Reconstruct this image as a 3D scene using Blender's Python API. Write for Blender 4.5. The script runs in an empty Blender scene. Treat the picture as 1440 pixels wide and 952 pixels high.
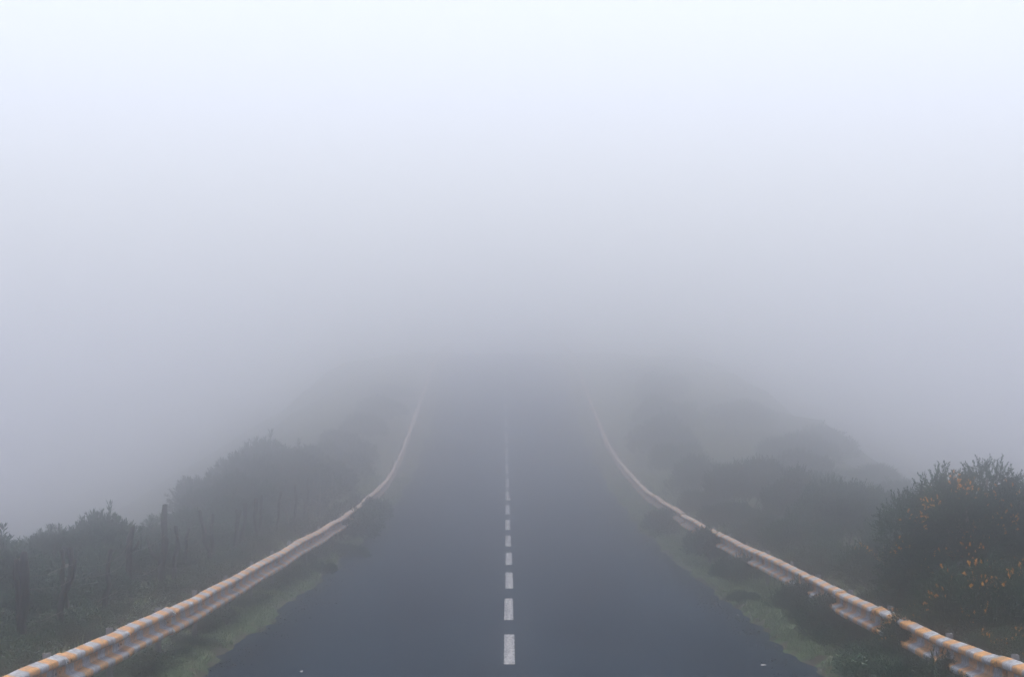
import bpy, math
import numpy as np
from mathutils import Vector, Matrix

# ------------------------------------------------------------------ camera, sky, sun, exposure
sc = bpy.context.scene
COL = sc.collection
R = math.radians
EYE = 2.85

cam = bpy.data.cameras.new('camera')
cam.sensor_width = 36.0
cam.lens = 90.0
cam.clip_start = 0.1
cam.clip_end = 3000.0
cam_ob = bpy.data.objects.new('camera', cam)
cam_ob.location = (0.0, 0.0, EYE)
cam_ob.rotation_euler = (R(90 + 1.973), 0, R(-0.03))
COL.objects.link(cam_ob)
sc.camera = cam_ob

SUN_EL, SUN_ROT = 72.0, 2.0
world = bpy.data.worlds.new('World')
sc.world = world
world.use_nodes = True
wn = world.node_tree
for n in list(wn.nodes):
    wn.nodes.remove(n)
w_out = wn.nodes.new('ShaderNodeOutputWorld')
w_bg = wn.nodes.new('ShaderNodeBackground')
w_hsv = wn.nodes.new('ShaderNodeHueSaturation')
w_sky = wn.nodes.new('ShaderNodeTexSky')
w_sky.sky_type = 'NISHITA'
w_sky.sun_disc = False
w_sky.sun_elevation = R(SUN_EL)
w_sky.sun_rotation = R(SUN_ROT)
w_sky.altitude = 0
w_sky.air_density = 1.0
w_sky.dust_density = 5.0
w_hsv.inputs['Saturation'].default_value = 0.82
w_hsv.inputs['Hue'].default_value = 0.525
w_bg.inputs['Strength'].default_value = 0.12
wn.links.new(w_sky.outputs['Color'], w_hsv.inputs['Color'])
wn.links.new(w_hsv.outputs['Color'], w_bg.inputs['Color'])
wn.links.new(w_bg.outputs['Background'], w_out.inputs['Surface'])

sun = bpy.data.lights.new('sun', 'SUN')
sun.energy = 0.5
sun.angle = R(40)
sun.color = (1.0, 0.965, 0.92)
sun_ob = bpy.data.objects.new('sun', sun)
sun_ob.rotation_euler = (Matrix.Rotation(R(-SUN_ROT), 3, 'Z') @ Matrix.Rotation(R(-(90 - SUN_EL)), 3, 'X')).to_euler()
sun_ob.location = (0, 60, 80)
COL.objects.link(sun_ob)

sc.view_settings.view_transform = 'Standard'
sc.view_settings.look = 'None'
sc.view_settings.gamma = 1.0
sc.view_settings.exposure = 1.2
sc.view_settings.use_curve_mapping = False

sc.render.engine = 'CYCLES'
cy = sc.cycles
cy.use_denoising = True
try:
    cy.denoiser = 'OPENIMAGEDENOISE'
except Exception:
    pass
cy.max_bounces = 48
cy.volume_bounces = 48
cy.diffuse_bounces = 3
cy.transmission_bounces = 3
cy.glossy_bounces = 2
cy.sample_clamp_indirect = 6.0

HAZE_DENSITY = 0.0225
HAZE_COLOR = (0.978, 0.981, 0.998)
HAZE_G = 0.977
HAZE_TOP = 16.0

# ------------------------------------------------------------------ helpers
def mesh_from(name, verts, faces, smooth=False):
    """faces: (M,k) array of equal-sided polygons"""
    verts = np.asarray(verts, dtype=np.float32)
    faces = np.asarray(faces, dtype=np.int32)
    me = bpy.data.meshes.new(name)
    me.vertices.add(len(verts))
    me.vertices.foreach_set('co', verts.ravel())
    m, k = faces.shape
    me.loops.add(m * k)
    me.loops.foreach_set('vertex_index', faces.ravel())
    me.polygons.add(m)
    me.polygons.foreach_set('loop_start', np.arange(0, m * k, k, dtype=np.int32))
    if smooth:
        me.polygons.foreach_set('use_smooth', np.ones(m, dtype=bool))
    me.update(calc_edges=True)
    return me

def link(name, me, mat=None, parent=None, loc=None, rot=None, scale=None):
    if me is not None and mat is not None and not me.materials:
        me.materials.append(mat)
    o = bpy.data.objects.new(name, me)
    COL.objects.link(o)
    if parent is not None:
        o.parent = parent
    if loc is not None:
        o.location = loc
    if rot is not None:
        o.rotation_euler = rot
    if scale is not None:
        o.scale = scale
    return o

def tag(o, label, cat, group=None):
    o['label'] = label
    o['category'] = cat
    if group:
        o['group'] = group
    return o

def copy_thing(root, loc, rz, scale, label, group=None):
    r = root.copy()
    COL.objects.link(r)
    r.location = loc
    r.rotation_euler = (0, 0, rz)
    r.scale = scale
    r['label'] = label
    if group:
        r['group'] = group
    elif 'group' in r:
        del r['group']
    for ch in root.children:
        c = ch.copy()
        COL.objects.link(c)
        c.parent = r
    return r

def tube(points, radii, sides=6, cap=True):
    """verts, quads of a tapered tube through points"""
    P = np.asarray(points, float)
    n = len(P)
    T = np.gradient(P, axis=0)
    T /= np.linalg.norm(T, axis=1)[:, None]
    ref = np.array([0.31, 0.87, 0.11])
    A = np.cross(T, ref)
    A /= np.linalg.norm(A, axis=1)[:, None]
    B = np.cross(T, A)
    th = np.linspace(0, 2 * np.pi, sides, endpoint=False)
    ring = np.cos(th)[None, :, None] * A[:, None, :] + np.sin(th)[None, :, None] * B[:, None, :]
    V = (P[:, None, :] + ring * np.asarray(radii)[:, None, None]).reshape(-1, 3)
    F = []
    for i in range(n - 1):
        for j in range(sides):
            k = (j + 1) % sides
            F.append((i * sides + j, i * sides + k, (i + 1) * sides + k, (i + 1) * sides + j))
    if cap:
        V = np.vstack([V, P[-1:] + T[-1:] * radii[-1] * 0.4, P[:1]])
        a, b = len(V) - 2, len(V) - 1
        for j in range(0, sides, 2):
            F.append(((n - 1) * sides + j, (n - 1) * sides + (j + 1) % sides, (n - 1) * sides + (j + 2) % sides, a))
            F.append(((j + 2) % sides, (j + 1) % sides, j, b))
    return V, np.array(F)

def join(parts):
    V, F, off = [], [], 0
    for v, f in parts:
        V.append(v)
        F.append(np.asarray(f) + off)
        off += len(v)
    return np.vstack(V), np.vstack(F)

def scatter(tmpl, pos, rot, scale):
    """merge copies of template (verts, quads)"""
    tv, tf = tmpl
    n = len(pos)
    V = np.einsum('nij,vj->nvi', rot, tv) * scale[:, None, None] + pos[:, None, :]
    F = tf[None, :, :] + (np.arange(n) * len(tv))[:, None, None]
    return V.reshape(-1, 3), F.reshape(-1, 4)

def frames(dirs, rng):
    """rotation matrices whose z axis is dirs, random spin"""
    d = dirs / np.linalg.norm(dirs, axis=1)[:, None]
    r = rng.normal(size=d.shape)
    a = np.cross(d, r)
    a /= np.linalg.norm(a, axis=1)[:, None]
    b = np.cross(d, a)
    return np.stack([a, b, d], axis=2)

# smooth pseudo-noise from sines
_rs = np.random.default_rng(7)
_K = _rs.normal(size=(24, 2))
_K /= np.linalg.norm(_K, axis=1)[:, None]
_PH = _rs.uniform(0, 6.28, 24)
_FR = _rs.uniform(0.6, 1.7, 24)
def noise2(x, y, freq=1.0, seed=0):
    s = 0
    for i in range(7):
        k = (i + seed * 5) % 24
        s = s + np.sin(freq * _FR[k] * (x * _K[k, 0] + y * _K[k, 1]) * 3.0 + _PH[(k + seed) % 24] * (seed + 1))
    return s / 7 * 1.6

def sstep(t):
    t = np.clip(t, 0, 1)
    return t * t * (3 - 2 * t)

# ------------------------------------------------------------------ lie of the land
_D = np.array([-60, 0, 14, 20, 26.8, 33, 40.5, 48, 55.5, 63, 70.5, 78, 85.5, 93, 100.5, 108, 115.5, 123, 130.5, 138, 145.5, 160, 180, 200, 220, 250, 300, 345.])
_Z = np.array([1.6, .62, .27, .15, .05, .0, -.02, -.02, .0, .04, .15, .33, .54, .80, 1.19, 1.72, 2.36, 3.06, 3.84, 4.66, 5.42, 6.6, 7.8, 8.6, 9.0, 9.2, 9.3, 9.3])
_yy = np.linspace(-60, 345, 1621)
_zz = np.interp(_yy, _D, _Z)
_ker = np.hanning(25)
_ker /= _ker.sum()
_zz = np.convolve(np.pad(_zz, 12, mode='reflect', reflect_type='odd'), _ker, mode='valid')
def zr(y):
    return np.interp(y, _yy, _zz)
def cx(y):
    t = np.clip(y, 0, 200)
    return -0.22 * (t / 120.0) ** 2

def ground(x, y, fine=True):
    x = np.asarray(x, float)
    y = np.asarray(y, float)
    u = x - cx(y)
    a = np.abs(u)
    sgn = np.where(u < 0, 0.0, 40.0)
    edge = 3.50 + 0.11 * noise2(sgn + y * 0.0, y, 0.35, 1) + 0.07 * noise2(sgn, y, 1.3, 2) + 0.03 * noise2(sgn, y, 4.0, 3)
    k = sstep((a - edge) / 0.22)
    z = zr(y) - 0.05 + 0.095 * k
    if fine:
        z = z + k * (0.035 * noise2(x, y, 2.2, 3) + 0.022 * noise2(x, y, 5.5, 1))
    z = z + sstep((a - 5.0) / 4.0) * (0.18 * noise2(x, y, 0.25, 2) + 0.10 * noise2(x, y, 0.8, 4))
    rim = 1.6 * noise2(sgn, y, 0.11, 1) + 0.9 * noise2(sgn, y, 0.33, 3)
    left = np.maximum(0, a - 8.2 - rim)
    l2 = sstep((a - 8.2 - rim) / 6.0)
    a_r = np.maximum(0, a - 12.5 - 1.5 * rim)
    right = np.maximum(0, a - 8.0)
    z = z - np.where(u < 0, 0.1 * np.clip(a - 6.5, 0, 3) + 45 * np.tanh(0.6 * left * l2 / 45), 0.08 * np.clip(right, 0, 5) + 40 * np.tanh(0.55 * a_r * sstep(a_r / 5.0) / 40))
    return z

# ------------------------------------------------------------------ materials
def new_mat(name):
    m = bpy.data.materials.new(name)
    m.use_nodes = True
    nt = m.node_tree
    b = nt.nodes['Principled BSDF']
    return m, nt, b

def N(nt, typ, **kw):
    n = nt.nodes.new(typ)
    for k, v in kw.items():
        setattr(n, k, v)
    return n

def ramp(nt, stops, fac=None):
    r = nt.nodes.new('ShaderNodeValToRGB')
    e = r.color_ramp.elements
    while len(e) < len(stops):
        e.new(0.5)
    for i, (p, c) in enumerate(stops):
        e[i].position = p
        e[i].color = (*c, 1) if len(c) == 3 else c
    if fac is not None:
        nt.links.new(fac, r.inputs['Fac'])
    return r

def noise_node(nt, scale, detail=4, rough=0.55, coord='Object', vec=None):
    n = nt.nodes.new('ShaderNodeTexNoise')
    n.inputs['Scale'].default_value = scale
    n.inputs['Detail'].default_value = detail
    n.inputs['Roughness'].default_value = rough
    if vec is None:
        tc = nt.nodes.new('ShaderNodeTexCoord')
        vec = tc.outputs[coord]
    nt.links.new(vec, n.inputs['Vector'])
    return n

def mixc(nt, fac, a, b, blend='MIX'):
    m = nt.nodes.new('ShaderNodeMix')
    m.data_type = 'RGBA'
    m.blend_type = blend
    for i, v in ((0, fac), (6, a), (7, b)):
        if hasattr(v, 'links') or isinstance(v, bpy.types.NodeSocket):
            nt.links.new(v, m.inputs[i])
        elif isinstance(v, (int, float)):
            m.inputs[i].default_value = v
        else:
            m.inputs[i].default_value = (*v, 1)
    return m.outputs[2]

def bump(nt, b, height, strength=0.4, dist=0.01):
    n = nt.nodes.new('ShaderNodeBump')
    n.inputs['Strength'].default_value = strength
    n.inputs['Distance'].default_value = dist
    nt.links.new(height, n.inputs['Height'])
    nt.links.new(n.outputs['Normal'], b.inputs['Normal'])

# asphalt
M_ASPH, nt, b = new_mat('asphalt')
tc = N(nt, 'ShaderNodeTexCoord')
mp = N(nt, 'ShaderNodeMapping')
mp.inputs['Scale'].default_value = (1.0, 0.12, 1.0)
nt.links.new(tc.outputs['Object'], mp.inputs['Vector'])
n1 = noise_node(nt, 0.9, 5, 0.6, vec=mp.outputs['Vector'])
mp3 = N(nt, 'ShaderNodeMapping')
mp3.inputs['Scale'].default_value = (1.0, 0.045, 1.0)
nt.links.new(tc.outputs['Object'], mp3.inputs['Vector'])
n2 = noise_node(nt, 0.8, 4, 0.6, vec=mp3.outputs['Vector'])
mp2 = N(nt, 'ShaderNodeMapping')
mp2.inputs['Scale'].default_value = (1.0, 0.16, 1.0)
nt.links.new(tc.outputs['Object'], mp2.inputs['Vector'])
n3 = noise_node(nt, 30, 4, 0.75, vec=mp2.outputs['Vector'])
c = ramp(nt, [(0.32, (0.005, 0.011, 0.018)), (0.7, (0.022, 0.036, 0.050))], n1.outputs['Fac']).outputs['Color']
c = mixc(nt, 0.5, c, ramp(nt, [(0.38, (0.005, 0.011, 0.018)), (0.66, (0.022, 0.036, 0.050))], n2.outputs['Fac']).outputs['Color'])
c = mixc(nt, 0.8, c, ramp(nt, [(0.34, (0.35, 0.35, 0.35)), (0.66, (1.5, 1.5, 1.5))], n3.outputs['Fac']).outputs['Color'], 'MULTIPLY')
nt.links.new(c, b.inputs['Base Color'])
b.inputs['Specular IOR Level'].default_value = 0.04
rr = ramp(nt, [(0.3, (0.85, 0.85, 0.85)), (0.7, (1, 1, 1))], n2.outputs['Fac'])
nt.links.new(rr.outputs['Color'], b.inputs['Roughness'])
bump(nt, b, n3.outputs['Fac'], 0.5, 0.006)

# road paint, worn through to the asphalt in specks
M_PAINT, nt, b = new_mat('worn_road_paint')
tc = N(nt, 'ShaderNodeTexCoord')
mp = N(nt, 'ShaderNodeMapping')
mp.inputs['Scale'].default_value = (1.0, 0.13, 1.0)
nt.links.new(tc.outputs['Object'], mp.inputs['Vector'])
p1 = noise_node(nt, 30, 4, 0.8, vec=mp.outputs['Vector'])
p2 = noise_node(nt, 3.0, 3)
sub = N(nt, 'ShaderNodeMath', operation='MULTIPLY_ADD')
nt.links.new(p2.outputs['Fac'], sub.inputs[0])
sub.inputs[1].default_value = 0.35
nt.links.new(p1.outputs['Fac'], sub.inputs[2])
wear = ramp(nt, [(0.58, (0.04, 0.047, 0.055)), (0.74, (0.44, 0.44, 0.43))], sub.outputs[0])
nt.links.new(wear.outputs['Color'], b.inputs['Base Color'])
b.inputs['Roughness'].default_value = 0.75
bump(nt, b, p1.outputs['Fac'], 0.5, 0.004)

# soil with moss
M_GROUND, nt, b = new_mat('mossy_soil')
g1 = noise_node(nt, 2.4, 6, 0.7)
g2 = noise_node(nt, 9, 6, 0.7)
g3 = noise_node(nt, 45, 4, 0.7)
moss = ramp(nt, [(0.3, (0.028, 0.052, 0.020)), (0.55, (0.070, 0.112, 0.046)), (0.8, (0.120, 0.155, 0.080))], g2.outputs['Fac']).outputs['Color']
soil = ramp(nt, [(0.3, (0.028, 0.022, 0.017)), (0.7, (0.075, 0.060, 0.045))], g3.outputs['Fac']).outputs['Color']
ms = ramp(nt, [(0.46, (0, 0, 0)), (0.58, (1, 1, 1))], g1.outputs['Fac'])
c = mixc(nt, ms.outputs['Color'], soil, moss)
nt.links.new(c, b.inputs['Base Color'])
b.inputs['Roughness'].default_value = 0.95
b.inputs['Specular IOR Level'].default_value = 0.15
bump(nt, b, g3.outputs['Fac'], 0.8, 0.02)

def leaf_mat(name, stops, trans=0.25, rough=0.55):
    m = bpy.data.materials.new(name)
    m.use_nodes = True
    nt = m.node_tree
    b = nt.nodes['Principled BSDF']
    out = nt.nodes['Material Output']
    geo = N(nt, 'ShaderNodeNewGeometry')
    oi = N(nt, 'ShaderNodeObjectInfo')
    big = noise_node(nt, 2.2, 3)
    ad = N(nt, 'ShaderNodeMath', operation='MULTIPLY_ADD')
    nt.links.new(geo.outputs['Random Per Island'], ad.inputs[0])
    ad.inputs[1].default_value = 0.55
    nt.links.new(big.outputs['Fac'], ad.inputs[2])
    sb = N(nt, 'ShaderNodeMath', operation='SUBTRACT')
    nt.links.new(ad.outputs[0], sb.inputs[0])
    sb.inputs[1].default_value = 0.28
    r = ramp(nt, stops, sb.outputs[0])
    hs = N(nt, 'ShaderNodeHueSaturation')
    mr = N(nt, 'ShaderNodeMapRange')
    nt.links.new(oi.outputs['Random'], mr.inputs['Value'])
    mr.inputs['To Min'].default_value = 0.8
    mr.inputs['To Max'].default_value = 1.2
    nt.links.new(mr.outputs['Result'], hs.inputs['Value'])
    nt.links.new(r.outputs['Color'], hs.inputs['Color'])
    nt.links.new(hs.outputs['Color'], b.inputs['Base Color'])
    b.inputs['Roughness'].default_value = rough
    b.inputs['Specular IOR Level'].default_value = 0.3
    tr = N(nt, 'ShaderNodeBsdfTranslucent')
    nt.links.new(hs.outputs['Color'], tr.inputs['Color'])
    mx = N(nt, 'ShaderNodeMixShader')
    mx.inputs['Fac'].default_value = trans
    nt.links.new(b.outputs['BSDF'], mx.inputs[1])
    nt.links.new(tr.outputs['BSDF'], mx.inputs[2])
    nt.links.new(mx.outputs['Shader'], out.inputs['Surface'])
    return m

M_HEATH = leaf_mat('heath_leaf', [(0.1, (0.005, 0.022, 0.016)), (0.5, (0.015, 0.052, 0.032)), (0.9, (0.050, 0.110, 0.058))])
M_BROOM = leaf_mat('broom_leaf', [(0.1, (0.005, 0.022, 0.014)), (0.5, (0.016, 0.056, 0.030)), (0.9, (0.052, 0.115, 0.052))])
M_SCRUB = leaf_mat('scrub_leaf', [(0.1, (0.008, 0.026, 0.016)), (0.5, (0.022, 0.062, 0.032)), (0.9, (0.060, 0.110, 0.050)), (1.0, (0.110, 0.100, 0.050))])
M_GRASS = leaf_mat('verge_grass', [(0.05, (0.036, 0.066, 0.028)), (0.40, (0.095, 0.145, 0.065)), (0.75, (0.190, 0.245, 0.140)), (1.0, (0.260, 0.250, 0.165))], 0.3)
M_FLOWER = leaf_mat('orange_flower', [(0.1, (0.50, 0.19, 0.012)), (0.5, (0.70, 0.32, 0.02)), (0.9, (0.80, 0.45, 0.05))], 0.3)

M_BARK, nt, b = new_mat('grey_brown_bark')
k1 = noise_node(nt, 14, 5, 0.7)
nt.links.new(ramp(nt, [(0.3, (0.030, 0.024, 0.019)), (0.7, (0.105, 0.090, 0.075))], k1.outputs['Fac']).outputs['Color'], b.inputs['Base Color'])
b.inputs['Roughness'].default_value = 0.95
bump(nt, b, k1.outputs['Fac'], 0.8, 0.01)

M_PALEBARK, nt, b = new_mat('bleached_dead_wood')
k1 = noise_node(nt, 10, 5, 0.7)
nt.links.new(ramp(nt, [(0.3, (0.13, 0.115, 0.095)), (0.7, (0.30, 0.275, 0.24))], k1.outputs['Fac']).outputs['Color'], b.inputs['Base Color'])
b.inputs['Roughness'].default_value = 0.9

M_STAKE, nt, b = new_mat('weathered_stake_wood')
tc = N(nt, 'ShaderNodeTexCoord')
mp = N(nt, 'ShaderNodeMapping')
mp.inputs['Scale'].default_value = (14, 14, 2.0)
nt.links.new(tc.outputs['Object'], mp.inputs['Vector'])
k1 = noise_node(nt, 1.5, 6, 0.7, vec=mp.outputs['Vector'])
nt.links.new(ramp(nt, [(0.3, (0.006, 0.005, 0.005)), (0.55, (0.016, 0.013, 0.012)), (0.8, (0.050, 0.042, 0.038))], k1.outputs['Fac']).outputs['Color'], b.inputs['Base Color'])
b.inputs['Roughness'].default_value = 0.9
bump(nt, b, k1.outputs['Fac'], 0.9, 0.015)

M_WIRE, nt, b = new_mat('rusty_fence_wire')
b.inputs['Base Color'].default_value = (0.16, 0.13, 0.11, 1)
b.inputs['Metallic'].default_value = 0.5
b.inputs['Roughness'].default_value = 0.6

M_STEEL, nt, b = new_mat('galvanised_steel')
k1 = noise_node(nt, 9, 5, 0.6)
nt.links.new(ramp(nt, [(0.3, (0.085, 0.09, 0.092)), (0.7, (0.20, 0.21, 0.215))], k1.outputs['Fac']).outputs['Color'], b.inputs['Base Color'])
b.inputs['Metallic'].default_value = 0.25
b.inputs['Roughness'].default_value = 0.6

# guard rail beam: orange and grey-white painted bands, grime and rust
M_BEAM, nt, b = new_mat('banded_rail_paint')
tc = N(nt, 'ShaderNodeTexCoord')
sx = N(nt, 'ShaderNodeSeparateXYZ')
nt.links.new(tc.outputs['Object'], sx.inputs[0])
oi = N(nt, 'ShaderNodeObjectInfo')
cmb = N(nt, 'ShaderNodeCombineXYZ')
rn = N(nt, 'ShaderNodeMath', operation='MULTIPLY')
nt.links.new(oi.outputs['Random'], rn.inputs[0])
rn.inputs[1].default_value = 50
for i in range(3):
    nt.links.new(rn.outputs[0], cmb.inputs[i])
va = N(nt, 'ShaderNodeVectorMath', operation='ADD')
nt.links.new(tc.outputs['Object'], va.inputs[0])
nt.links.new(cmb.outputs[0], va.inputs[1])
ed = noise_node(nt, 5, 3, 0.6, vec=va.outputs[0])
wob = N(nt, 'ShaderNodeMath', operation='MULTIPLY_ADD')
nt.links.new(ed.outputs['Fac'], wob.inputs[0])
wob.inputs[1].default_value = 0.07
nt.links.new(sx.outputs['Y'], wob.inputs[2])
dv = N(nt, 'ShaderNodeMath', operation='DIVIDE')
nt.links.new(wob.outputs[0], dv.inputs[0])
dv.inputs[1].default_value = 0.89
fr = N(nt, 'ShaderNodeMath', operation='FRACT')
nt.links.new(dv.outputs[0], fr.inputs[0])
band = ramp(nt, [(0.50, (0, 0, 0)), (0.515, (1, 1, 1))], fr.outputs[0])
g1 = noise_node(nt, 7, 5, 0.65, vec=va.outputs[0])
g2 = noise_node(nt, 26, 5, 0.7, vec=va.outputs[0])
g3 = noise_node(nt, 1.7, 4, 0.6, vec=va.outputs[0])
orange = ramp(nt, [(0.3, (0.46, 0.180, 0.008)), (0.7, (0.80, 0.360, 0.018))], g1.outputs['Fac']).outputs['Color']
white = ramp(nt, [(0.3, (0.22, 0.25, 0.28)), (0.7, (0.55, 0.60, 0.64))], g1.outputs['Fac']).outputs['Color']
c = mixc(nt, band.outputs['Color'], orange, white)
grime = ramp(nt, [(0.42, (0, 0, 0)), (0.62, (0.85, 0.85, 0.85))], g2.outputs['Fac'])
c = mixc(nt, grime.outputs['Color'], c, (0.045, 0.045, 0.042))
rustm = ramp(nt, [(0.60, (0, 0, 0)), (0.72, (0.85, 0.85, 0.85))], g3.outputs['Fac'])
rustc = ramp(nt, [(0.3, (0.05, 0.022, 0.012)), (0.7, (0.24, 0.090, 0.030))], g2.outputs['Fac']).outputs['Color']
c = mixc(nt, rustm.outputs['Color'], c, rustc)
nt.links.new(c, b.inputs['Base Color'])
b.inputs['Roughness'].default_value = 0.55
bump(nt, b, g2.outputs['Fac'], 0.15, 0.004)

M_PAPER, nt, b = new_mat('litter_paper')
k1 = noise_node(nt, 30, 3)
nt.links.new(ramp(nt, [(0.3, (0.30, 0.30, 0.30)), (0.6, (0.5, 0.5, 0.5))], k1.outputs['Fac']).outputs['Color'], b.inputs['Base Color'])
b.inputs['Roughness'].default_value = 0.8

# ------------------------------------------------------------------ the setting: ground and road
def grid_mesh(name, xs, ys, zf):
    X, Y = np.meshgrid(xs, ys)
    Z = zf(X, Y)
    V = np.stack([X, Y, Z], -1).reshape(-1, 3)
    nx, ny = len(xs), len(ys)
    i = np.arange(ny - 1)[:, None] * nx + np.arange(nx - 1)[None, :]
    F = np.stack([i, i + 1, i + 1 + nx, i + nx], -1).reshape(-1, 4)
    return mesh_from(name, V, F, True)

side = np.concatenate([np.arange(3.1, 5.2, 0.07), np.arange(5.3, 9, 0.35), np.geomspace(9.3, 130, 26)])
gx = np.concatenate([-side[::-1], np.arange(-2.5, 2.6, 1.25), side])
gy = np.concatenate([np.arange(-40, 18, 2.0), np.arange(18, 70, 0.13), np.arange(70, 120, 0.5), np.arange(120, 331, 2.5)])
g = link('ground', grid_mesh('ground', gx, gy, ground), M_GROUND)
g['kind'] = 'structure'
g['label'] = 'mossy earth verges and slopes on both sides of the road'

rx = np.linspace(-3.66, 3.66, 13)
ry = np.arange(-40, 330.1, 1.5)
def road_z(X, Y):
    return zr(Y) - 0.006 * np.abs(X)
me = grid_mesh('road', rx, ry, road_z)
co = np.empty(len(me.vertices) * 3, np.float32)
me.vertices.foreach_get('co', co)
co = co.reshape(-1, 3)
co[:, 0] += cx(co[:, 1])
me.vertices.foreach_set('co', co.ravel())
road = link('road', me, M_ASPH)
road['kind'] = 'structure'
road['label'] = 'straight dark asphalt road climbing into the fog'

# painted centre dashes, each its own piece of the road
rng = np.random.default_rng(3)
for k in range(-5, 26):
    yc = 33.0 + 7.5 * k
    L = 4.75 + rng.uniform(-0.12, 0.12)
    ys = np.linspace(yc - L / 2, yc + L / 2, 40)
    w = 0.067 + rng.normal(0, 0.004, 40)
    x0 = cx(ys) + rng.normal(0, 0.006)
    z = zr(ys) + 0.005
    V = np.concatenate([np.stack([x0 - w, ys, z], -1), np.stack([x0 + w, ys, z], -1),
                        np.stack([x0 - w, ys, z - 0.012], -1), np.stack([x0 + w, ys, z - 0.012], -1)])
    F = []
    n = 40
    for i in range(n - 1):
        F.append((i, n + i, n + i + 1, i + 1))
        F.append((2 * n + i, i, i + 1, 2 * n + i + 1))
        F.append((n + i, 3 * n + i, 3 * n + i + 1, n + i + 1))
    F.append((2 * n, 3 * n, n, 0))
    F.append((n - 1, 2 * n - 1, 4 * n - 1, 3 * n - 1))
    V[:, 1] -= yc
    V[:, 2] -= zr(yc)
    link('lane_dash', mesh_from('lane_dash', V, F), M_PAINT, road, (0, yc, float(zr(yc))))

# ------------------------------------------------------------------ guard rails
SEG = 3.56
def rail_x(side, y):
    if side < 0:
        return -np.interp(y, [0, 82, 98, 118, 200], [4.0, 4.02, 4.28, 4.52, 4.75])
    return np.interp(y, [0, 45, 75, 118, 200], [4.36, 4.34, 4.08, 4.02, 3.85])

# W section: (depth towards the road, height) measured from the beam's foot
PROF = np.array([(0.000, 0.312), (0.012, 0.308), (0.085, 0.293), (0.100, 0.279), (0.101, 0.246), (0.091, 0.229), (0.005, 0.206),
                 (-0.004, 0.195), (-0.004, 0.118), (0.005, 0.107), (0.091, 0.084), (0.101, 0.066), (0.100, 0.034), (0.086, 0.019),
                 (0.012, 0.004), (0.000, 0.000)])
def beam_mesh(seed, length):
    rg = np.random.default_rng(seed)
    m = len(PROF)
    ny = 9
    ys = np.linspace(-0.16, length + 0.16, ny)
    rings = []
    for y in ys:
        d = PROF.copy()
        d[:, 0] += rg.normal(0, 0.0025)
        d[:, 1] += rg.normal(0, 0.002)
        back = d.copy()[::-1]
        back[:, 0] -= 0.006
        loop = np.vstack([d, back])
        rings.append(np.stack([loop[:, 0], np.full(2 * m, y), loop[:, 1]], -1))
    V = np.vstack(rings)
    L = 2 * m
    F = []
    for i in range(ny - 1):
        for j in range(L):
            k = (j + 1) % L
            F.append((i * L + j, i * L + k, (i + 1) * L + k, (i + 1) * L + j))
    for base in (0, (ny - 1) * L):
        for j in range(m - 1):
            F.append((base + j, base + j + 1, base + L - 2 - j, base + L - 1 - j))
    parts = [(V, np.array(F))]
    # splice bolt heads at both ends
    for yb in (-0.09, 0.09, length - 0.09, length + 0.09):
        for zb, db in ((0.156, -0.004), (0.262, 0.100), (0.050, 0.100)):
            th = np.linspace(0, 2 * np.pi, 6, endpoint=False)
            a = np.stack([np.full(6, db - 0.003), yb + 0.017 * np.cos(th), zb + 0.017 * np.sin(th)], -1)
            c = a.copy()
            c[:, 0] = db + 0.013
            c[:, 1:] = a[:, 1:] * 0.8 + np.array([yb, zb]) * 0.2
            bv = np.vstack([a, c])
            bf = [(j, (j + 1) % 6, 6 + (j + 1) % 6, 6 + j) for j in range(6)] + [(6, 7, 8, 9), (6, 9, 10, 11)]
            parts.append((bv, np.array(bf)))
    v, f = join(parts)
    return mesh_from('beam', v, f, False)

def box(x0, x1, y0, y1, z0, z1):
    V = np.array([(x, y, z) for x in (x0, x1) for y in (y0, y1) for z in (z0, z1)], float)
    F = np.array([(0, 1, 3, 2), (4, 6, 7, 5), (0, 4, 5, 1), (2, 3, 7, 6), (0, 2, 6, 4), (1, 5, 7, 3)])
    return V, F
# C-channel post behind the beam with the top standing a little higher
POST_ME = mesh_from('post', *join([
    box(-0.115, -0.109, -0.06, 0.06, -0.55, 0.326),
    box(-0.1085, -0.060, -0.06, -0.054, -0.55, 0.326),
    box(-0.1085, -0.060, 0.054, 0.06, -0.55, 0.326)]))
POST_ME.materials.append(M_STEEL)
SPACER_ME = mesh_from('spacer_block', *join([
    box(-0.0595, -0.011, -0.075, 0.075, 0.085, 0.235), box(-0.062, -0.059, -0.02, 0.02, 0.14, 0.18)]))
SPACER_ME.materials.append(M_STEEL)
BEAMS = []
for s in range(6):
    m_ = beam_mesh(50 + s, SEG)
    m_.materials.append(M_BEAM)
    BEAMS.append(m_)

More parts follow.
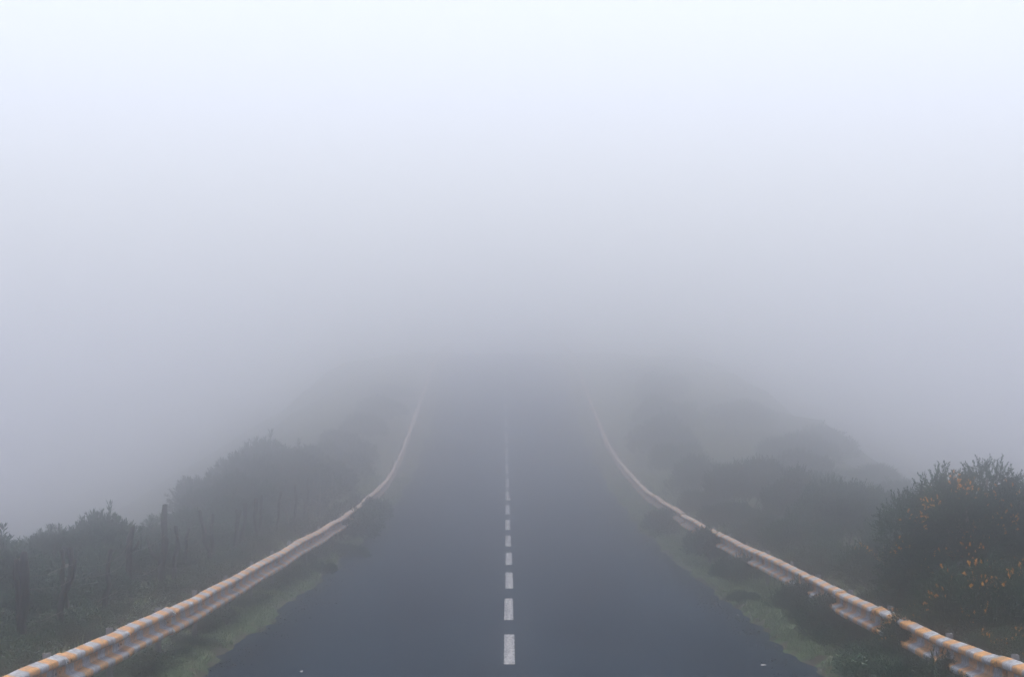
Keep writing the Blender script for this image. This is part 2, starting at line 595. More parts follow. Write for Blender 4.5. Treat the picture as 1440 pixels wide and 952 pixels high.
def guard_rail(side, label, y0, y1, bends):
    root = bpy.data.objects.new('guard_rail', None)
    COL.objects.link(root)
    root.location = (float(rail_x(side, y0) + cx(0)), y0, float(ground(rail_x(side, y0), y0, False)))
    tag(root, label, 'guard rail')
    rg = np.random.default_rng(11 if side < 0 else 12)
    base = Vector(root.location)
    n = int((y1 - y0) / SEG)
    jz = rg.normal(0, 0.006, n + 2) + 0.012 * np.sin(np.arange(n + 2) * 0.9 + side)
    jx = rg.normal(0, 0.012, n + 2)
    for i in range(n + 1):
        def joint(j):
            y = y0 + j * SEG
            x = float(rail_x(side, y)) + jx[j] * 1.0
            z = float(zr(y)) + 0.41 + jz[j]
            if j in bends:
                x += bends[j][0]
                z += bends[j][1]
            return Vector((x, y, z))
        a = joint(i)
        if i < n:
            c = joint(i + 1)
            d = c - a + Vector((0, 0, float(rg.normal(0, 0.005))))
            yd = d.normalized()
            xd = Vector((-side, 0, 0))
            xd = (xd - yd * xd.dot(yd)).normalized()
            zd = xd.cross(yd) if side < 0 else -xd.cross(yd)
            # local x = towards the road, local y along, local z up (mirrored on the right by turning the beam round)
            if side > 0:
                # turn the beam half round: local y runs back towards the camera
                yl = -yd
                zl = xd.cross(yl)
                o = link('beam', BEAMS[int(rg.integers(6))], None, root)
                org = c
                m3 = Matrix((xd, yl, zl)).transposed()
            else:
                zl = xd.cross(yd)
                o = link('beam', BEAMS[int(rg.integers(6))], None, root)
                org = a
                m3 = Matrix((xd, yd, zl)).transposed()
            off = xd * (0.014 if i % 2 else 0.0) + Vector((0, 0, float(rg.normal(0, 0.006))))
            m4 = m3.to_4x4()
            m4.translation = org + off - base
            o.matrix_local = m4
        ang = math.pi if side > 0 else 0.0
        gz = float(ground(a.x, a.y, False))
        p = link('post', POST_ME, None, root, a - base, (rg.normal(0, 0.02), rg.normal(0, 0.02), ang))
        link('spacer_block', SPACER_ME, None, p)
    return root

guard_rail(-1, 'orange and white banded steel guard rail running beside the rough stake fence', 12.0, 215.0, {})
guard_rail(1, 'orange and white banded guard rail half swallowed by orange flowering bushes', 12.0, 215.0,
           {4: (0.06, -0.05), 5: (-0.02, 0.03)})

# ------------------------------------------------------------------ foliage templates (all quads)
def leaf_quad(base, d, length, width, nrm):
    d = d / np.linalg.norm(d)
    s = np.cross(d, nrm)
    s /= np.linalg.norm(s) + 1e-9
    mid = base + d * length * 0.5
    return [base, mid + s * width / 2, base + d * length, mid - s * width / 2]

def make_sprig(kind, seed):
    rg = np.random.default_rng(seed)
    V, F = [], []
    def add(q):
        i = len(V)
        V.extend(q)
        F.append((i, i + 1, i + 2, i + 3))
    z = np.array([0, 0, 1.0])
    bend = rg.normal(0, 0.12, 3)
    def axis(t):
        return z * t + bend * t * t * np.array([1, 1, 0])
    if kind == 'broom':       # upright twig clothed in small leaves all round
        n, l0, w0, open_ = 17, 0.26, 0.085, 0.75
        ts = np.linspace(0.12, 1.0, n)
    elif kind == 'heath':     # bare stalk with a rosette of longer leaves at the tip
        n, l0, w0, open_ = 15, 0.42, 0.10, 1.0
        ts = np.concatenate([np.linspace(0.25, 0.6, 4), np.linspace(0.62, 1.0, n - 4)])
    elif kind == 'scrub':
        n, l0, w0, open_ = 13, 0.34, 0.15, 0.95
        ts = np.linspace(0.15, 1.0, n)
    elif kind == 'flower':
        n, l0, w0, open_ = 16, 0.36, 0.26, 1.5
        ts = np.linspace(0.35, 0.95, n)
    elif kind == 'tuft':
        for i in range(8):
            a = rg.uniform(0, 6.28)
            lean = rg.uniform(0.3, 1.3)
            d = np.array([np.cos(a) * lean, np.sin(a) * lean, 1.0])
            q0 = np.array([rg.normal(0, 0.16), rg.normal(0, 0.16), -0.03])
            side = np.cross(d, [np.sin(a), -np.cos(a), 0.3])
            side = np.array([-np.sin(a), np.cos(a), 0.0])
            L = rg.uniform(0.5, 1.0)
            d = d / np.linalg.norm(d)
            w = 0.06
            tip = q0 + d * L - np.array([0, 0, 0.25 * L * lean * 0.6])
            mid = q0 + d * L * 0.55
            V_ = [q0 - side * w / 2, q0 + side * w / 2, mid + side * w * 0.4, mid - side * w * 0.4]
            i0 = len(V)
            V.extend(V_)
            F.append((i0, i0 + 1, i0 + 2, i0 + 3))
            V.extend([tip + side * 0.006, tip - side * 0.006])
            F.append((i0 + 3, i0 + 2, i0 + 4, i0 + 5))
        return np.array(V), np.array(F)
    for i, t in enumerate(ts):
        a = i * 2.4 + rg.normal(0, 0.3)
        o = open_ * (1.0 - 0.45 * t) * rg.uniform(0.7, 1.3)
        d = np.array([np.cos(a) * o, np.sin(a) * o, 0.75])
        add(leaf_quad(axis(t), d, l0 * rg.uniform(0.7, 1.2), w0 * rg.uniform(0.8, 1.2), np.array([np.cos(a), np.sin(a), -0.6]) + rg.normal(0, 0.3, 3)))
    # twig: one slim crossed pair
    if kind != 'flower':
        e = axis(1.0)
        for sv in (np.array([0.012, 0, 0]), np.array([0, 0.012, 0])):
            add([-sv, sv, e + sv * 0.4, e - sv * 0.4])
    return np.array(V), np.array(F)

SPRIGS = {k: [make_sprig(k, 100 + i) for i in range(4)] for k in ('broom', 'heath', 'scrub', 'flower', 'tuft')}

def bush_parts(seed, kind, rad, hgt, lobes, count, slen, flower=0, nstem=5, upright=0.6, floor=0.05, arms=()):
    rg = np.random.default_rng(seed)
    cen, lr = [], []
    for i in range(lobes):
        a = rg.uniform(0, 6.28)
        q = rad * 0.78 * math.sqrt(rg.uniform(0, 1))
        r_ = rad * rg.uniform(0.22, 0.46)
        top = hgt * (1.0 - 0.45 * (q / rad) ** 1.5) * rg.uniform(0.72, 1.0)
        cen.append((q * math.cos(a), q * math.sin(a), max(0.12 * hgt, top - r_ * 0.85) * rg.uniform(0.55, 1.0)))
        lr.append(r_)
    for ax_, ay_, az_, ar_ in arms:
        cen.append((ax_ * rad, ay_ * rad, az_ * hgt))
        lr.append(ar_ * rad)
    lobes = len(cen)
    cen = np.array(cen)
    lr = np.array(lr)
    w = lr ** 2
    w /= w.sum()
    pick = rg.choice(lobes, count, p=w)
    d = rg.normal(size=(count, 3))
    d /= np.linalg.norm(d, axis=1)[:, None]
    d[:, 2] = np.where(d[:, 2] < -0.35, -d[:, 2], d[:, 2])
    rr_ = lr[pick] * rg.uniform(0.15, 1.0, count) ** 0.45
    p = cen[pick] + d * rr_[:, None] * np.array([1, 1, 0.9])
    ok = p[:, 2] > floor
    p, d, pick, rr_ = p[ok], d[ok], pick[ok], rr_[ok]
    ax = d * 0.65 + np.array([0, 0, upright]) + rg.normal(0, 0.33, p.shape)
    sc_ = slen * rg.uniform(0.6, 1.25, len(p))
    shoot = (rg.uniform(size=len(p)) < (0.03 if not flower else 0.015)) & (d[:, 2] > 0.2)
    sc_ = np.where(shoot, sc_ * 1.35, sc_)
    ax[shoot] = ax[shoot] * 0.4 + np.array([0, 0, 0.9])
    rot = frames(ax, rg)
    which = rg.integers(0, 4, len(p))
    fol = join([scatter(SPRIGS[kind][k], p[which == k], rot[which == k], sc_[which == k]) for k in range(4)])
    out = {'foliage': fol}
    if flower:
        # flowers sit in clusters on some of the outer tips
        outer = np.where((rr_ > lr[pick] * 0.86) & (d[:, 2] > -0.1) & (p[:, 2] > 0.42 * hgt))[0]
        seeds = rg.choice(outer, flower)
        fp, fa, fs = [], [], []
        for s_ in seeds:
            near = outer[np.argsort(((p[outer] - p[s_]) ** 2).sum(1))[:rg.integers(4, 18)]]
            for q in near:
                dirv = ax[q] / np.linalg.norm(ax[q])
                fp.append(p[q] + dirv * sc_[q] * rg.uniform(0.45, 0.9))
                fa.append(dirv)
                fs.append(slen * rg.uniform(0.28, 0.48))
        fp, fa, fs = np.array(fp), np.array(fa), np.array(fs)
        rot = frames(fa + rg.normal(0, 0.2, fa.shape), rg)
        wh = rg.integers(0, 4, len(fp))
        out['flowers'] = join([scatter(SPRIGS['flower'][k], fp[wh == k], rot[wh == k], fs[wh == k]) for k in range(4) if (wh == k).any()])
    stems = []
    order = np.argsort(-cen[:, 2])[:nstem]
    for i in order:
        c0 = np.array([rg.normal(0, 0.10 * rad), rg.normal(0, 0.10 * rad), -0.06])
        c1 = cen[i] + np.array([0, 0, lr[i] * 0.5])
        t = np.linspace(0, 1, 7)[:, None]
        wob = rg.normal(0, 0.05 * rad, (7, 3)) * (t * (1 - t) * 4)
        pts = c0 * (1 - t) + c1 * t + wob
        pts[:, 2] = c0[2] + (c1[2] - c0[2]) * t[:, 0] ** 0.85
        r0 = 0.020 * hgt
        parts_ = [tube(pts, np.linspace(r0, r0 * 0.3, 7), 6)]
        for b_ in (3, 4, 5):
            e = pts[b_] + rg.normal(0, 0.33 * lr[i], 3) + np.array([0, 0, 0.4 * lr[i]])
            tt = np.linspace(0, 1, 4)[:, None]
            bp = pts[b_] * (1 - tt) + e * tt + rg.normal(0, 0.02, (4, 3)) * tt
            parts_.append(tube(bp, np.linspace(r0 * 0.45, r0 * 0.15, 4), 6))
        stems.append(join(parts_))
    out['stems'] = stems
    return out

def make_bush(name, cat, leafm, stemm, seed, *a, **k):
    pr = bush_parts(seed, *a, **k)
    root = bpy.data.objects.new(name, None)
    COL.objects.link(root)
    root['category'] = cat
    f = link('foliage', mesh_from('foliage', *pr['foliage']), leafm, root)
    f['kind'] = 'stuff'
    if 'flowers' in pr:
        f = link('flowers', mesh_from('flowers', *pr['flowers']), M_FLOWER, root)
        f['kind'] = 'stuff'
    for st in pr['stems']:
        link('stem', mesh_from('stem', *st, True), stemm, root)
    return root

# prototypes, real size, used for the first placed plant of their kind
PROTO = {
    'heath_a': lambda: make_bush('heath_shrub', 'shrub', M_HEATH, M_BARK, 21, 'heath', 1.25, 1.7, 15, 3400, 0.21),
    'heath_b': lambda: make_bush('heath_shrub', 'shrub', M_HEATH, M_BARK, 22, 'heath', 1.25, 1.7, 13, 3200, 0.23),
    'heath_c': lambda: make_bush('heath_shrub', 'shrub', M_HEATH, M_BARK, 28, 'heath', 1.25, 1.7, 19, 3400, 0.20),
    'broom_a': lambda: make_bush('broom_shrub', 'shrub', M_BROOM, M_BARK, 23, 'broom', 1.2, 1.8, 15, 3600, 0.21, upright=0.9),
    'broom_b': lambda: make_bush('broom_shrub', 'shrub', M_BROOM, M_BARK, 24, 'broom', 1.2, 1.8, 18, 3600, 0.20, upright=0.9),
    'flower_a': lambda: make_bush('flowering_broom', 'shrub', M_BROOM, M_PALEBARK, 25, 'broom', 1.25, 2.4, 20, 13000, 0.135, flower=46, nstem=7, upright=0.05,
                                  arms=((-.85, -.1, .58, .22), (-.68, .2, .64, .28), (-.62, -.1, .44, .30), (-.32, .0, .72, .34), (.12, .1, .76, .34), (.5, -.1, .70, .34), (.78, .1, .56, .30), (-.5, -.3, .22, .36), (.3, -.4, .2, .4))),
    'flower_b': lambda: make_bush('flowering_broom', 'shrub', M_BROOM, M_PALEBARK, 26, 'broom', 0.8, 1.3, 12, 2600, 0.14, flower=14, upright=0.3),
    'scrub_a': lambda: make_bush('low_shrub', 'shrub', M_SCRUB, M_BARK, 31, 'scrub', 0.6, 0.7, 11, 1500, 0.13, nstem=4),
    'scrub_b': lambda: make_bush('low_shrub', 'shrub', M_SCRUB, M_BARK, 32, 'scrub', 0.6, 0.7, 9, 1400, 0.14, nstem=4),
    'green_a': lambda: make_bush('low_shrub', 'shrub', M_BROOM, M_BARK, 33, 'broom', 0.6, 0.75, 10, 1700, 0.13, nstem=4, upright=0.8),
}
SIZE = {'heath_a': (1.25, 1.7), 'heath_b': (1.25, 1.7), 'heath_c': (1.25, 1.7), 'broom_a': (1.2, 1.8), 'broom_b': (1.2, 1.8),
        'flower_a': (1.25, 2.4), 'flower_b': (0.8, 1.3), 'scrub_a': (0.6, 0.7), 'scrub_b': (0.6, 0.7), 'green_a': (0.6, 0.75)}
MADE = {}
prg = np.random.default_rng(77)
def plant(kind, x, y, ztop, width, label, group=None, rz=None):
    """a shrub standing at (x, y) whose highest sprays reach about ztop"""
    gz = float(ground(x, y))
    h = max(0.25, ztop - gz)
    r0, h0 = SIZE[kind]
    sx_ = width / 2 / r0
    s = (sx_, sx_ * float(prg.uniform(0.9, 1.1)), h / h0)
    rz = float(prg.uniform(0, 6.28)) if rz is None else rz
    loc = (x, y, gz - 0.02)
    if kind not in MADE:
        o = PROTO[kind]()
        o.location = loc
        o.rotation_euler = (0, 0, rz)
        o.scale = s
        o['label'] = label
        if group:
            o['group'] = group
        MADE[kind] = o
        return o
    return copy_thing(MADE[kind], loc, rz, s, label, group)

# ------------------------------------------------------------------ left: shrubs behind the stake fence
GL = 'dark shrubs behind the stake fence'
LL = 'full-sized dark green heath shrub in the front row behind the fence'
for i, (x, y, zt, w) in enumerate([(-7.2, 31.5, 1.15, 2.3), (-7.4, 36.0, 1.40, 2.4), (-7.1, 40.0, 1.32, 2.1), (-6.9, 45.5, 1.05, 2.2),
                                   (-6.6, 48.5, 1.05, 2.0), (-6.7, 54.5, 1.15, 2.2), (-8.6, 43.0, 1.0, 2.6), (-8.8, 51.0, .85, 2.6), (-6.4, 34.0, 1.0, 1.6), (-6.35, 38.2, 1.0, 1.6), (-6.3, 44.6, .95, 1.5), (-6.3, 51.5, .95, 1.6), (-6.2, 57.5, 1.05, 1.6), (-6.6, 59.0, 1.35, 2.0)]):
    if x < -8:
        lab, grp = 'heath shrub in the second row, showing between the shrubs behind the fence', 'second row of heath shrubs'
    elif x > -6.5:
        lab, grp = 'small heath shrub pressed close against the back of the stake fence', 'small heath shrubs touching the fence'
    else:
        lab, grp = LL, GL
    plant(['heath_a', 'heath_b', 'heath_c'][i % 3], x, y, zt, w, lab, grp)
plant('heath_b', -6.85, 42.3, 1.52, 1.9, 'heath shrub with a pointed crown standing proud behind the tallest fence stake')
plant('heath_c', -6.9, 63.0, 1.80, 2.2, 'heath shrub leaning against the big rounded shrub beyond the stakes')
plant('heath_a', -6.5, 73.0, 2.50, 3.2, 'biggest rounded heath shrub, dome shaped, above the last fence stakes')
plant('heath_c', -7.5, 69.0, 2.15, 2.8, 'heath shrub bulking out the near shoulder of the dome shaped shrub')
plant('heath_b', -7.6, 77.0, 2.6, 3.0, 'heath shrub whose crown tops the dome shaped shrub from behind')
plant('heath_b', -6.3, 80.0, 2.35, 2.6, 'greyed heath shrub tucked against the far flank of the dome shaped shrub')
GF = 'shrubs fading into fog beyond the dome shaped shrub'
for i, (x, y, zt, w) in enumerate([(-6.2, 90, 2.4, 2.4), (-6.4, 99, 3.0, 2.4), (-6.3, 110, 3.75, 2.4), (-6.2, 121, 4.4, 2.4), (-6.4, 134, 5.3, 2.6)]):
    plant(['heath_c', 'heath_a', 'broom_a'][i % 3], x, y, zt, w, 'fog-faded shrub behind the rail past the dome shaped heath shrub', GF)

# low scrub between fence and rail, and in front of the rail
GS = 'low scrub between stake fence and rail'
for i in range(30):
    y = 22 + i * 1.75 + float(prg.uniform(-.5, .5))
    x = -5.05 - float(prg.uniform(-.12, 0.75))
    plant(['scrub_a', 'scrub_b', 'green_a'][i % 3], x, y, float(ground(x, y)) + float(prg.uniform(.38, .62)), float(prg.uniform(.9, 1.4)),
          'knee-high scrub plant between the stake fence and the rail', GS)
for x, y, h, w in ((-3.95, 61.5, .80, 1.3), (-3.95, 64.5, .98, 1.3), (-3.9, 67.5, .98, 1.3), (-3.95, 70.5, .92, 1.2)):
    plant('scrub_b', x, y, float(zr(y)) + h, w, 'scrub clump growing over the rail beside the stake fence side verge', 'scrub swallowing a stretch of the rail')
plant('scrub_a', -3.62, 56.5, float(zr(56.5)) + .34, .9, 'small dark clump leaning onto the asphalt below the banded rail')
plant('green_a', -3.72, 50.0, float(zr(50)) + .30, .75, 'small green clump at the asphalt edge below the banded rail')
for i in range(17):
    y = 24.5 + i * 2.1 + float(prg.uniform(-.6, .6))
    x = -4.42 + float(prg.uniform(-.15, .15))
    plant(['scrub_a', 'green_a', 'scrub_b'][i % 3], x, y, float(zr(y)) + float(prg.uniform(.24, .42)), float(prg.uniform(.8, 1.5)),
          'low dark clump in the shade under the rail on the stake fence side', 'clumps under the rail, fence side')

# ------------------------------------------------------------------ right: shrubs behind the rail
plant('flower_a', 5.55, 30.5, 2.62, 2.3, 'tall broom bush with orange flowers towering over the banded rail', rz=0.0)
plant('flower_a', 6.6, 30.3, 2.50, 2.4, 'broad orange flowering broom bush crowded against the tall one', rz=3.3)
plant('flower_a', 7.6, 33.0, 2.3, 2.4, 'flowering broom set back behind the two tall flowering bushes', rz=5.0)
plant('flower_b', 5.25, 27.6, 1.75, 1.5, 'bushy orange-flecked broom filling the foot of the tall bush', rz=1.0)
plant('flower_b', 5.75, 34.2, 1.75, 1.6, 'orange-flecked broom shouldering the far side of the tall bush', rz=2.7)
plant('flower_b', 5.60, 38.5, 1.40, 1.5, 'smaller flowering broom with a few orange blooms beyond the tall bush')
plant('flower_b', 4.72, 30.6, 0.95, 0.75, 'small sprig of orange broom hanging over the rail', rz=2.0)
plant('flower_b', 4.55, 28.3, 1.05, 1.15, 'leafy broom spilling over the top of the rail at the foot of the tall bush', rz=0.3)
plant('flower_b', 4.9, 26.0, 0.98, 1.1, 'low orange flowering broom pressed behind the rail under the tall bush', rz=4.0)
plant('broom_a', 6.75, 52.0, 2.15, 2.4, 'feathery broom shrub behind the rail, lower than its spiky-topped neighbour')
plant('broom_b', 6.70, 60.0, 2.20, 2.0, 'broom shrub with spiky upright tips behind the rail')
plant('broom_a', 6.50, 69.0, 2.38, 2.6, 'rounded broom shrub greyed by fog behind the rail')
plant('broom_b', 5.95, 79.0, 2.25, 2.2, 'fog-greyed broom shrub close behind the far bend of the rail')
GR = 'broom filling the bank behind the flower-side rail'
for i, (x, y, zt, w) in enumerate([(5.3, 44.0, 1.02, 1.7), (5.5, 49.5, 1.30, 1.8), (5.35, 55.5, 1.05, 1.7), (5.3, 62.0, 1.25, 1.7), (7.3, 45.5, 1.75, 2.4),
                                   (7.9, 53.0, 1.85, 2.4), (6.6, 41.0, 1.70, 2.2), (9.2, 60.0, 1.45, 2.4), (8.3, 66.0, 1.9, 2.4), (5.3, 70.0, 1.35, 1.6), (6.8, 36.5, 1.75, 2.0), (5.1, 34.5, 0.85, 1.2)]):
    plant(['broom_b', 'broom_a'][i % 2], x, y, zt, w, 'mid-height green broom shrub packed on the bank behind the flower-side rail', GR)
GB = 'pale shrubs dissolving in the fog'
for i, (x, y, zt, w) in enumerate([(6.0, 91, 2.6, 2.4), (6.4, 103, 3.5, 2.6), (6.9, 115, 4.6, 3.0), (7.4, 128, 5.9, 3.2), (7.8, 142, 6.3, 3.2), (9.5, 85, 2.4, 2.8), (10.8, 97, 3.0, 3.0),
                                   (12.5, 106, 3.0, 3.4), (12.8, 92, 1.7, 3.0), (13.4, 112, 2.6, 3.4), (11.5, 76, 1.3, 2.6), (12.6, 82, 1.3, 2.8), (10.5, 118, 4.4, 3.4)]):
    plant(['broom_a', 'heath_b', 'broom_b'][i % 3], x, y, zt, w, 'pale shrub dissolving in the fog on the slope past the spiky broom', GB)
# in front of the right rail
GV = 'shrubs on the verge in front of the flower-side rail'
for k_, x, y, h, w in (('green_a', 4.02, 37.0, .74, 1.15), ('scrub_a', 4.12, 34.3, .70, 1.05), ('green_a', 4.25, 31.8, .50, .95)):
    plant(k_, x, y, float(zr(y)) + h, w, 'dark green verge shrub hiding the lower half of the rail', GV)
plant('green_a', 4.0, 45.5, .66, 1.0, 'round green shrub on the verge between two gaps in the bushes')
plant('scrub_b', 4.15, 52.5, .92, 1.3, 'tallest verge shrub, covering the full height of the rail')
plant('scrub_a', 3.98, 65.0, float(zr(65)) + .80, 1.2, 'greyed verge shrub covering a short stretch of rail in the fog')
plant('green_a', 3.75, 41.5, .26, .6, 'tiny green clump on the verge beside the asphalt')
for k_, x, y, h, w in (('green_a', 4.12, 25.2, .62, 1.2), ('scrub_b', 4.0, 27.8, .46, 1.0), ('green_a', 3.95, 23.0, .60, 1.1), ('scrub_a', 4.1, 29.6, .42, .9)):
    plant(k_, x, y, float(zr(y)) + h, w, 'dark shrub in front of the rail below the tall flowering bush', 'dark shrubs below the flowering bush')

# ------------------------------------------------------------------ stake fence with wire on the left
frg = np.random.default_rng(5)
fence = bpy.data.objects.new('wire_fence', None)
COL.objects.link(fence)
FX = -5.75
fence.location = (FX, 25.0, float(ground(FX, 25.0)))
tag(fence, 'crooked wire fence of rough dark stakes in front of the heath shrubs', 'fence')
FB = Vector(fence.location)
def stake(x, y, top, r, lean=(0, 0), fork=None, name='stake'):
    gz = float(ground(x, y))
    h = top + 0.10 - gz
    t = np.linspace(0, 1, 8)
    wob = np.cumsum(frg.normal(0, 0.024 * max(1, h), (8, 2)), axis=0)
    wob -= wob[0]
    pts = np.stack([x + wob[:, 0] + lean[0] * t * h, y + wob[:, 1] + lean[1] * t * h, gz - 0.08 + (h + 0.08) * t], -1)
    rad = r * 1.3 * (1.08 - 0.3 * t) * frg.uniform(0.68, 1.22, 8)
    parts = [tube(pts, rad, 8)]
    if fork:
        for fi, fdx, fdz in fork:
            e = pts[fi] + np.array([fdx, frg.normal(0, 0.05), fdz])
            m_ = (pts[fi] + e) / 2 + np.array([0.25 * fdx, 0, -0.06 * abs(fdz)])
            parts.append(tube([pts[fi], m_, e], [r * 0.7, r * 0.6, r * 0.42], 8))
    v, f = join(parts)
    o = np.array([x, y, gz])
    link(name, mesh_from(name, v - o, f, True), M_STAKE, fence, Vector(o) - FB)
    return pts

SP = []
for a in [(-5.66, 29.6, 1.30, .055, (.02, 0), None), (-5.72, 30.4, 1.18, .045, (.05, 0), None), (-5.60, 31.8, 1.25, .036, (-.02, 0), [(4, .16, .44)]),
          (-5.62, 33.0, 1.17, .030, (.01, 0), None), (-5.75, 36.5, 1.00, .032, (.05, 0), None), (-5.78, 39.3, 1.22, .040, (-.05, 0), [(5, .16, .18)]),
          (-5.70, 42.2, 1.47, .050, (.02, 0), [(3, -.24, .40), (4, .05, .15)]), (-5.62, 43.5, 1.06, .034, (0, 0), None), (-5.66, 44.6, .98, .03, (.05, 0), [(3, .22, -.25)]),
          (-5.60, 47.6, 1.20, .036, (-.12, 0), None), (-5.62, 49.0, 1.08, .034, (-.04, 0), None), (-5.65, 51.0, 1.10, .036, (.14, 0), None), (-5.60, 52.3, 1.06, .034, (.12, 0), None),
          (-5.55, 53.5, 1.16, .04, (0, 0), None), (-5.55, 55.0, 1.22, .036, (.12, 0), None), (-5.5, 57.2, 1.22, .034, (-.02, 0), None), (-5.5, 60.0, 1.22, .034, (0, 0), None),
          (-5.45, 64, 1.3, .034, (.05, 0), None), (-5.42, 68, 1.4, .034, (-.04, 0), None), (-5.4, 73, 1.5, .034, (.03, 0), None)]:
    SP.append(stake(*a))
for lev in (3, 5, 6):
    pts = []
    for a, b_ in zip(SP[:-1], SP[1:]):
        p, q = a[lev], b_[lev]
        for t in np.linspace(0, 1, 5)[:-1]:
            m_ = p * (1 - t) + q * t
            m_[2] -= 0.05 * 4 * t * (1 - t) * frg.uniform(0.5, 1.5)
            m_[0] += 0.03
            pts.append(m_)
    v, f = tube(pts, np.full(len(pts), 0.003), 4, False)
    link('wire', mesh_from('wire', v - np.array(FB), f, True), M_WIRE, fence)

# dead pale branches standing among the far stakes
def dead_branch(x, y, top, label, seed):
    rg = np.random.default_rng(seed)
    gz = float(ground(x, y))
    h = top - gz
    t = np.linspace(0, 1, 8)
    wob = np.cumsum(rg.normal(0, 0.02, (8, 2)), axis=0)
    pts = np.stack([wob[:, 0], wob[:, 1], -0.06 + h * t], -1)
    parts = [tube(pts, np.linspace(0.024, 0.010, 8), 6)]
    for k in range(6):
        i = rg.integers(3, 7)
        e = pts[i] + np.array([rg.normal(0, 0.2), rg.normal(0, 0.2), rg.uniform(0.15, 0.4)])
        parts.append(tube([pts[i], (pts[i] + e) / 2 + rg.normal(0, 0.02, 3), e], [0.012, 0.009, 0.005], 6))
    o = link('dead_sapling', mesh_from('dead_sapling', *join(parts), True), M_PALEBARK, None, (x, y, gz))
    tag(o, label, 'sapling', 'bleached saplings behind the rail')
for i, (x, y, zt) in enumerate([(-5.15, 66.5, 1.55), (-5.2, 69.5, 1.70), (-5.0, 71.5, 1.62), (-4.95, 63.0, 1.15), (-5.3, 61.0, 1.1)]):
    dead_branch(x, y, zt, 'bleached bare sapling in front of the dome shaped heath shrub', 200 + i)

# ------------------------------------------------------------------ grass on the verges
grg = np.random.default_rng(9)
def grass(side, n, label):
    y = 19 + (95 - 19) * grg.uniform(0, 1, n) ** 1.25
    a = grg.uniform(3.42, 6.2, n)
    a = np.where(grg.uniform(size=n) < 0.6, grg.uniform(3.42, 4.6, n), a)
    x = side * a + cx(y)
    g_ = ground(x, y)
    keep = (g_ > zr(y) + 0.012) & (noise2(x, y, 2.3, 4) + 0.5 * noise2(x, y, 6.0, 2) + grg.normal(0, 0.25, n) > -0.35)
    x, y, g_, a = x[keep], y[keep], g_[keep], a[keep]
    pos = np.stack([x, y, g_ - 0.004], -1)
    tall = sstep((a - 4.0) / 0.8)
    s = grg.uniform(0.04, 0.15, len(x)) * (1 + 2.6 * tall * grg.uniform(0.3, 1, len(x)))
    rot = frames(np.array([0, 0, 1.0]) + grg.normal(0, 0.18, pos.shape), grg)
    wh = grg.integers(0, 4, len(x))
    v, f = join([scatter(SPRIGS['tuft'][k], pos[wh == k], rot[wh == k], s[wh == k]) for k in range(4)])
    o = link('grass', mesh_from('grass', v, f), M_GRASS)
    o['kind'] = 'stuff'
    tag(o, label, 'grass')
grass(-1, 42000, 'short mossy grass on the verge on the stake fence side')
grass(1, 42000, 'short mossy grass on the verge on the flowering bush side')

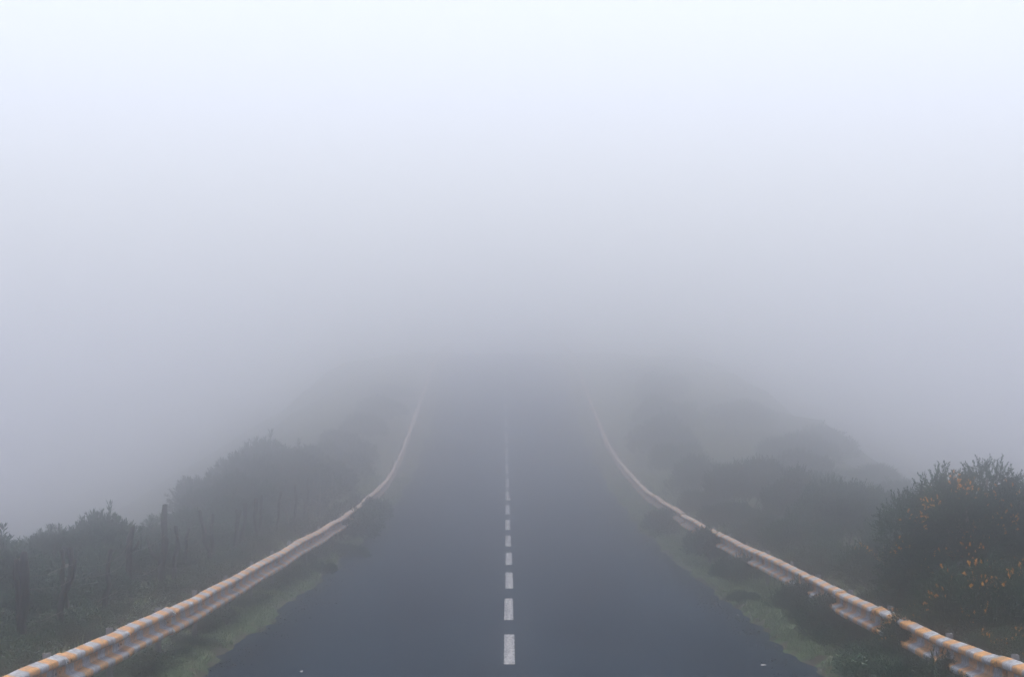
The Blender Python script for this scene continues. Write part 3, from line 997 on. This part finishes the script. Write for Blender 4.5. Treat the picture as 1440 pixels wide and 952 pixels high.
# ------------------------------------------------------------------ grit washed onto the edge of the asphalt
def make_stone(seed):
    rg = np.random.default_rng(seed)
    v, f = box(-.5, .5, -.5, .5, -.35, .35)
    v = v * rg.uniform(0.6, 1.1, v.shape)
    return v, f
STONES = [make_stone(k) for k in range(4)]
M_GRIT, nt, b = new_mat('dark_grit')
geo = N(nt, 'ShaderNodeNewGeometry')
nt.links.new(ramp(nt, [(0.0, (0.020, 0.018, 0.016)), (0.8, (0.075, 0.070, 0.064)), (1.0, (0.16, 0.155, 0.145))], geo.outputs['Random Per Island']).outputs['Color'], b.inputs['Base Color'])
b.inputs['Roughness'].default_value = 0.95
for side, lab in ((-1, 'dark grit along the asphalt edge on the stake fence side'), (1, 'dark grit along the asphalt edge on the flowering bush side')):
    n = 2600
    y = 26 + 50 * grg.uniform(0, 1, n) ** 1.4
    a = 3.52 - np.abs(grg.normal(0, 0.20, n)) + 0.10 * noise2(y * 0, y, 0.7, 2)
    x = side * a + cx(y)
    ok = (noise2(x, y, 1.2, 1) + grg.normal(0, 0.4, n) > 0.0)
    x, y, a = x[ok], y[ok], a[ok]
    z = np.maximum(zr(y) - 0.006 * a, ground(x, y))
    sc_ = grg.uniform(0.006, 0.018, len(x)) * np.where(grg.uniform(size=len(x)) < 0.06, 1.8, 1.0)
    pos = np.stack([x, y, z + sc_ * 0.25], -1)
    rot = frames(np.array([0, 0, 1.0]) + grg.normal(0, 0.2, pos.shape), grg)
    wh = grg.integers(0, 4, len(x))
    v, f = join([scatter(STONES[k], pos[wh == k], rot[wh == k], sc_[wh == k]) for k in range(4)])
    o = link('grit', mesh_from('grit', v, f), M_GRIT)
    o['kind'] = 'stuff'
    tag(o, lab, 'grit')

# ------------------------------------------------------------------ scraps of paper on the asphalt
def scrap(x, y, L, W, label, seed):
    rg = np.random.default_rng(seed)
    n = 5
    xs = np.linspace(-L / 2, L / 2, n)
    V = []
    for j, yy_ in enumerate((-W / 2, 0, W / 2)):
        for x_ in xs:
            V.append((x_ + rg.normal(0, 0.006), yy_ + rg.normal(0, 0.006), 0.006 + abs(rg.normal(0, 0.009))))
    V = np.array(V)
    V2 = V.copy()
    V2[:, 2] -= 0.002
    F = []
    for j in range(2):
        for i in range(n - 1):
            q = (j * n + i, j * n + i + 1, (j + 1) * n + i + 1, (j + 1) * n + i)
            F.append(q)
            F.append(tuple(k + 3 * n for k in q[::-1]))
    o = link('paper_scrap', mesh_from('paper_scrap', np.vstack([V, V2]), F), M_PAPER, None, (x, y, float(zr(y)) - 0.006 * abs(x)))
    tag(o, label, 'litter')
scrap(3.02, 30.7, 0.075, 0.12, 'crumpled white paper scrap on the asphalt by the flowering bush side', 1)
scrap(-2.42, 29.75, 0.04, 0.07, 'tiny white scrap on the asphalt on the stake fence side', 2)

# ------------------------------------------------------------------ fog
hv, hf = box(-220, 220, -90, 400, -44, HAZE_TOP)
haze_me = mesh_from('haze', hv, hf)
M_HAZE = bpy.data.materials.new('fog')
M_HAZE.use_nodes = True
nt = M_HAZE.node_tree
for n in list(nt.nodes):
    nt.nodes.remove(n)
out = nt.nodes.new('ShaderNodeOutputMaterial')
pv = nt.nodes.new('ShaderNodeVolumePrincipled')
pv.inputs['Color'].default_value = (*HAZE_COLOR, 1)
pv.inputs['Density'].default_value = HAZE_DENSITY
pv.inputs['Anisotropy'].default_value = HAZE_G
nt.links.new(pv.outputs['Volume'], out.inputs['Volume'])
haze = link('haze', haze_me, M_HAZE)
haze['kind'] = 'stuff'
haze['label'] = 'pale even fog filling the air over the road'
